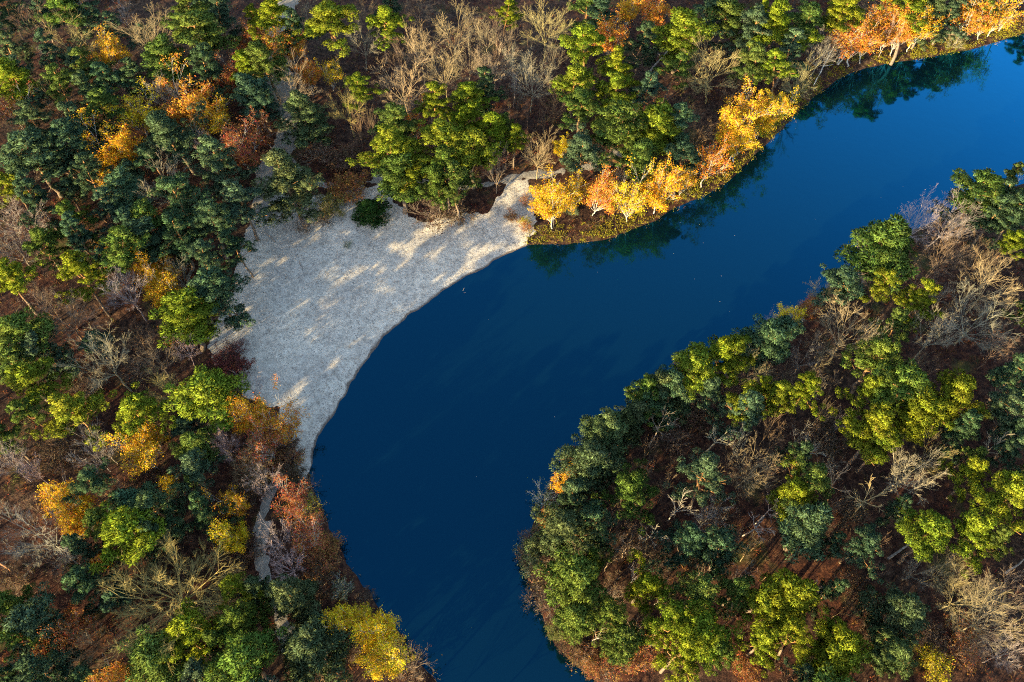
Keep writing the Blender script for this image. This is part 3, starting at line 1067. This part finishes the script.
# a foot that would stand in open water moves back to the bank
for s in SPOTS:
    for it in range(60):
        if s['z'] > .25 and float(lake_d(s['x'], s['y'])) < {'P': -2.6, 'G': -1.6, 'B': -1.4}.get(s['kind'], 0): break
        e = .5; gxv = float(lake_d(s['x']+e, s['y'])-lake_d(s['x']-e, s['y']))
        gyv = float(lake_d(s['x'], s['y']+e)-lake_d(s['x'], s['y']-e))
        l = math.hypot(gxv, gyv)+1e-6; s['x'] -= .5*gxv/l; s['y'] -= .5*gyv/l; s['z'] = ground_z(s['x'], s['y'])
# each label: the look of the tree and where it stands from a tree one can find
MARKS = [s for s in SPOTS if s['mark']]
def look(s):
    k, t = s['kind'], s['tint']
    base = {'P': lambda: PINE_T[t][1], 'B': lambda: BARE_T[t][1], 'T': lambda: BARE_T[t][1], 'G': lambda: GOLD_T[t][1], 'S': lambda: SHRUB_T[t][2], 'D': lambda: DEAD_T[t][1]}[k]()
    if s.get('thin'): return base.replace(' bare tree', ' bare sapling')
    if k != 'S' and s['rp'] < 13.5: return 'small '+base
    if k != 'S' and s['rp'] > 24.5: return 'large '+base
    return base
def west(s): return s['px'] < 330 or (s['px'] < 450 and s['py'] > 450)
def north(s): return not west(s) and s['py'] < 255 - (s['px'] > 700)*(s['px']-700)*.45
def zone(s): return 'w' if west(s) else ('n' if north(s) else 'e')
ORD = ['', 'second', 'third', 'fourth', 'fifth', 'sixth', 'seventh', 'eighth', 'ninth', 'tenth', 'eleventh', 'twelfth', 'thirteenth', 'fourteenth', 'fifteenth', 'sixteenth', 'seventeenth', 'eighteenth', 'nineteenth', 'twentieth']
bins = {}
for s in SPOTS:
    if s['label']: continue
    z = zone(s)
    c = sorted((m for m in MARKS if zone(m) == z), key=lambda m: (m['px']-s['px'])**2+(m['py']-s['py'])**2)[0]
    dx, dy = s['px']-c['px'], s['py']-c['py']
    side = {'w': ('lakeward', 'inland'), 'e': ('inland', 'lakeward'), 'n': ('up-shore', 'beachward')}[z][0 if dx > 0 else 1]
    if abs(dy) > 2.2*abs(dx): rel = 'above' if dy < 0 else 'below'
    elif abs(dx) < 2.2*abs(dy): rel = ('above and ' if dy < 0 else 'below and ')+side+' of'
    elif z == 'w': rel = 'lakeward of' if dx > 0 else 'inland of'
    elif z == 'e': rel = 'inland of' if dx > 0 else 'lakeward of'
    else: rel = 'up the shore from' if dx > 0 else 'beachward of'
    bins.setdefault((look(s), rel, c['mark']), []).append((dx*dx+dy*dy, len(bins), s))
for (lk, rel, mk), L in bins.items():
    L.sort(key=lambda q: q[0])
    for i, (_d, _n, s) in enumerate(L):
        s['label'] = f'{lk} {rel} {mk}' + (f', {ORD[i]} out' if i else (', first out' if len(L) > 1 else ''))
for s in SPOTS:
    if len(s['label'].split()) > 16: s['label'] = s['label'].replace('bright yellow-green', 'yellow-green').replace('dark blue-green', 'dark').replace(', first out', '')
    if len(s['label'].split()) > 16: print('LONG', s['label'])
    o = plant(s['kind'], s['tint'], s['x'], s['y'], s['z'], s['r'], s['H'], s['pro'])
    tag(o, s['label'], CAT[s['kind']], GROUP[s['kind']])

# trees that stand just outside the view and shade what is in it
def free(x, y, dmin, pts): return all((x-a)**2+(y-b)**2 > dmin*dmin for a, b in pts)
pts = [(s['x'], s['y']) for s in SPOTS]
n_out = 0
for it in range(6000):
    x = rnd.uniform(-170, 180); y = rnd.uniform(-25, 235)
    u, v = pix(x, y, 9)
    if -14 < u < 1038 and -14 < v < 696: continue
    if not (-95 < u < 1075 and -40 < v < 800): continue
    u2, v2 = pix(x, y, 0)
    if y > 0 and 0 < u2 < 1024 and 0 < v2 < 682: continue
    if float(lake_d(x, y)) > -2.5: continue
    if not free(x, y, 4.9, pts): continue
    q = rnd.random(); kind = 'P' if q < .6 else ('B' if q < .85 else 'G')
    tint = rnd.choice({'P': 'yggttd', 'B': 'ttgbo', 'G': 'ygor'}[kind]); r = rnd.uniform(2.2, 3.6)
    pro = rnd.choice(PROTO[kind]); pts.append((x, y)); n_out += 1
    o = plant(kind, tint, x, y, ground_z(x, y), r, height_for(kind, r), pro)
    tag(o, {'P': 'pine standing just beyond the edge of the view', 'B': 'leafless tree standing just beyond the edge of the view', 'G': 'autumn tree standing just beyond the edge of the view'}[kind], CAT[kind],
        {'P': 'pines beyond the view', 'B': 'leafless trees beyond the view', 'G': 'autumn trees beyond the view'}[kind])
    if n_out >= 200: break

# ------------------------------------------------------------------ fallen and leaning trunks
def log_thing(name, a, b, r0, r1, label, cat, arms=3, mat='dead_wood', seed=0, za=.15, zb=None):
    """a trunk from pixel a (butt) to pixel b (tip), lying on or leaning over the ground"""
    rng = np.random.default_rng(seed)
    xa, ya, _ = at(a[0], a[1], .8); z1 = ground_z(xa, ya)+za
    zb = za if zb is None else zb
    xb, yb, _ = at(b[0], b[1], .8+zb); z2 = (ground_z(xb, yb)+zb) if zb < 1 else .8+zb
    p0 = np.array([xa, ya, z1]); p1 = np.array([xb, yb, z2])
    o = link(bpy.data.objects.new(name, None)); o.location = p0
    T = Buf(); P = bent(np.zeros(3), p1-p0, 7, .06, rng); T.tube(P, np.linspace(r0, r1, 7), 7)
    link(bpy.data.objects.new('trunk', T.mesh('trunk', M[mat], True))).parent = o
    for i in range(arms):
        t = rng.uniform(.45, .9); k = int(t*6); L = np.linalg.norm(p1-p0)*rng.uniform(.12, .28)
        d = unit(unit(p1-p0)+rng.normal(0, .7, 3)); d[2] = abs(d[2])*.6
        A = Buf(); A.tube(bent(P[k], P[k]+d*L, 4, .04, rng), np.linspace(r0*.4, .02, 4), 5)
        link(bpy.data.objects.new('branch', A.mesh('branch', M[mat], True))).parent = o
    return tag(o, label, cat)
log_thing('fallen_trunk', (649, 74), (668, 52), .22, .12, 'pale dead trunk lying in the gap beside the glowing olive bare tree', 'fallen trunk', 1, seed=1)
log_thing('fallen_trunk', (647, 50), (660, 57), .17, .09, 'short pale dead trunk crossing another one in the gap near the top edge', 'fallen trunk', 0, seed=2, za=.4)
log_thing('leaning_birch', (838, 64), (878, 8), .17, .07, 'white birch trunk leaning inland in front of the orange trees, topmost of the shore', 'leaning trunk', 4, 'birch_bark', 3, za=0, zb=9)
log_thing('leaning_birch', (814, 84), (834, 46), .15, .06, 'white birch trunk leaning where the top shore starts to narrow', 'leaning trunk', 3, 'birch_bark', 4, za=0, zb=7)
log_thing('leaning_birch', (944, 34), (960, 8), .14, .06, 'pale trunk leaning between the olive pine and the orange tree up the shore', 'leaning trunk', 3, 'birch_bark', 5, za=0, zb=7)
log_thing('leaning_birch', (999, 30), (1016, 10), .14, .06, 'pale trunk leaning among golden leaves by the corner of the lake', 'leaning trunk', 3, 'birch_bark', 6, za=0, zb=6)
log_thing('leaning_birch', (725, 168), (743, 134), .15, .06, 'white birch trunk leaning under the large golden crown at the shore bend', 'leaning trunk', 3, 'birch_bark', 7, za=0, zb=7)
log_thing('fallen_trunk', (702, 152), (727, 137), .14, .08, 'pale fallen trunk resting in golden bushes at the shore bend', 'fallen trunk', 2, seed=8, za=.8)
log_thing('fallen_trunk', (0, 562), (34, 588), .17, .10, 'reddish fallen trunk slanting in from the frame edge below the grey bare tree', 'fallen trunk', 0, 'red_wood', seed=9, za=.5)
log_thing('fallen_trunk', (885, 561), (915, 540), .19, .10, 'grey dead trunk lying beside the lone pine over brown litter', 'fallen trunk', 2, seed=10, za=.6)
log_thing('fallen_trunk', (1000, 576), (1030, 556), .15, .08, 'grey fallen trunk running out at the frame edge of the far wood', 'fallen trunk', 1, seed=11, za=.5)
log_thing('driftwood', (268, 236), (276, 243), .14, .08, 'short weathered log lying at the head of the beach', 'driftwood', 2, seed=13, za=.12)
log_thing('driftwood', (461, 216), (467, 222), .12, .06, 'pale broken root under the bright pines on the beach rim', 'driftwood', 2, seed=14, za=.12)
log_thing('driftwood', (300, 262), (303, 271), .08, .04, 'thin dark stick lying on the open sand', 'driftwood', 1, seed=15, za=.10)
log_thing('floating_branch', (459, 298), (464, 284), .08, .03, 'small dead branch sticking out of the water off the beach', 'branch', 3, seed=12, za=-.2, zb=.5)

# ------------------------------------------------------------------ ground cover nobody could count
def scatter(n, box, cond, seed):
    rng = np.random.default_rng(seed); x = rng.uniform(box[0], box[2], n); y = rng.uniform(box[1], box[3], n)
    k = cond(x, y, rng); x, y = x[k], y[k]
    return np.stack([x, y, land_h(x, y)], -1), rng
def tufts(name, P, rng, blades, L, Wd, spread, color, mat, label):
    n = len(P); B = Buf(); base = np.repeat(P, blades, 0); m = len(base)
    base = base+np.c_[rng.normal(0, spread, (m, 2)), np.zeros(m)]
    d = unit(np.c_[rng.normal(0, .75, (m, 2)), rng.uniform(.5, 1.1, m)]); s = unit(np.cross(d, rng.normal(0, 1, (m, 3))))
    l = L*rng.uniform(.5, 1.4, (m, 1)); w = Wd*rng.uniform(.6, 1.4, (m, 1))
    V = np.stack([base-s*w*.5, base+d*l*.55-s*w*.5+s*w, base+d*l+np.array([0, 0, -.12])*l, base+d*l*.4-s*w], 1).reshape(-1, 3)
    B.add(V, np.arange(m*4).reshape(-1, 4))
    o = link(bpy.data.objects.new(name, B.mesh(name, mat))); o.color = (*color, 1)
    return tag(o, label, kind='stuff')
BOX = (-165, -5, 185, 240)
def wood(x, y, rng, lo, hi, scale, seed, off=2.5):
    f = fbm(x, y, scale, seed)
    pd = np.min([seg_dist(x, y, p, False)-w for p, w in PATHS], 0)
    return (lake_d(x, y) < -off*.4) & (beach_d(x, y) < -1.0) & (pd > .6) & (rng.random(len(x)) < np.clip((f-lo)/(hi-lo), 0, 1))
P_, r_ = scatter(26000, BOX, lambda x, y, r: wood(x, y, r, .34, .58, 11, 31), 1)
tufts('bracken', P_, r_, 9, .65, .07, .32, (.13, .052, .022), M['leaves'], 'dead rust brown bracken and brambles under the trees')
P_, r_ = scatter(34000, BOX, lambda x, y, r: wood(x, y, r, .38, .60, 14, 57), 2)
tufts('brushwood', P_, r_, 7, 1.05, .028, .3, (.13, .09, .062), M['leaves'], 'thin grey brown brushwood standing on the forest floor')
P_, r_ = scatter(9000, BOX, lambda x, y, r: wood(x, y, r, .52, .66, 9, 77), 3)
tufts('undergrowth', P_, r_, 10, .5, .06, .3, (.085, .085, .022), M['leaves'], 'olive green undergrowth on the forest floor')
def bank(x, y, r):
    d = -lake_d(x, y); u, v = pix(x, y, .3)
    return (d > .05) & (d < 4.4) & (beach_d(x, y) < .3) & (v < 250) & (u > 525) & (v < 250-(u-700)*.4) & (r.random(len(x)) < np.clip(1.4-d/3.4, 0, 1)*np.clip((fbm(x, y, 2.5, 44)-.28)*4, .1, 1))
P_, r_ = scatter(130000, (-5, 70, 175, 235), bank, 4)
tufts('bank_grass', P_, r_, 11, .45, .06, .25, (.22, .185, .022), M['leaves'], 'yellow-green grass on the bank along the upper shore')
def fringe(x, y, r):
    d = -lake_d(x, y)
    return (d > -.7) & (d < 1.3) & (beach_d(x, y) < .2) & (r.random(len(x)) < .35)
P_, r_ = scatter(160000, BOX, fringe, 5)
tufts('reeds', P_, r_, 6, .6, .035, .22, (.24, .16, .06), M['leaves'], 'dry tan reeds fringing the lake edge')
def beachd(x, y, r):
    b = beach_d(x, y); d = -lake_d(x, y); w = fbm(x, y, 5, 91)
    return (b > .3) & (d > .15) & (r.random(len(x)) < np.where(d < .8, .35, .02+.16*np.clip((w-.45)/.2, 0, 1)))
bb = np.r_[BEACH.min(0)-1, BEACH.max(0)+1]
P_, r_ = scatter(26000, bb, beachd, 6)
tufts('beach_litter', P_+[0, 0, .09], r_, 3, .22, .05, .12, (.10, .075, .06), M['leaves'], 'dark twigs and leaf scraps strewn over the sand')
def flo(x, y, r): return (lake_d(x, y) > .8) & (r.random(len(x)) < np.clip((fbm(x, y, 16, 15)-.5)*1.0, .02, 1))
rng_ = np.random.default_rng(8); x = rng_.uniform(-40, 150, 2600); y = rng_.uniform(10, 240, 2600); k = flo(x, y, rng_)
B = Buf(); P_ = np.c_[x[k], y[k], np.full(k.sum(), .012)]; a = rng_.uniform(0, 6.28, len(P_)); s_ = rng_.uniform(.03, .085, (len(P_), 1))
A_ = np.c_[np.cos(a), np.sin(a), a*0]; B_ = np.c_[-np.sin(a), np.cos(a), a*0]
B.add(np.stack([P_-A_*s_, P_-B_*s_*.6, P_+A_*s_, P_+B_*s_*.6], 1).reshape(-1, 3), np.arange(len(P_)*4).reshape(-1, 4))
o = link(bpy.data.objects.new('floating_leaves', B.mesh('floating_leaves', M['leaves']))); o.color = (.42, .38, .3, 1)
tag(o, 'tiny fallen leaves floating on the dark water', kind='stuff')
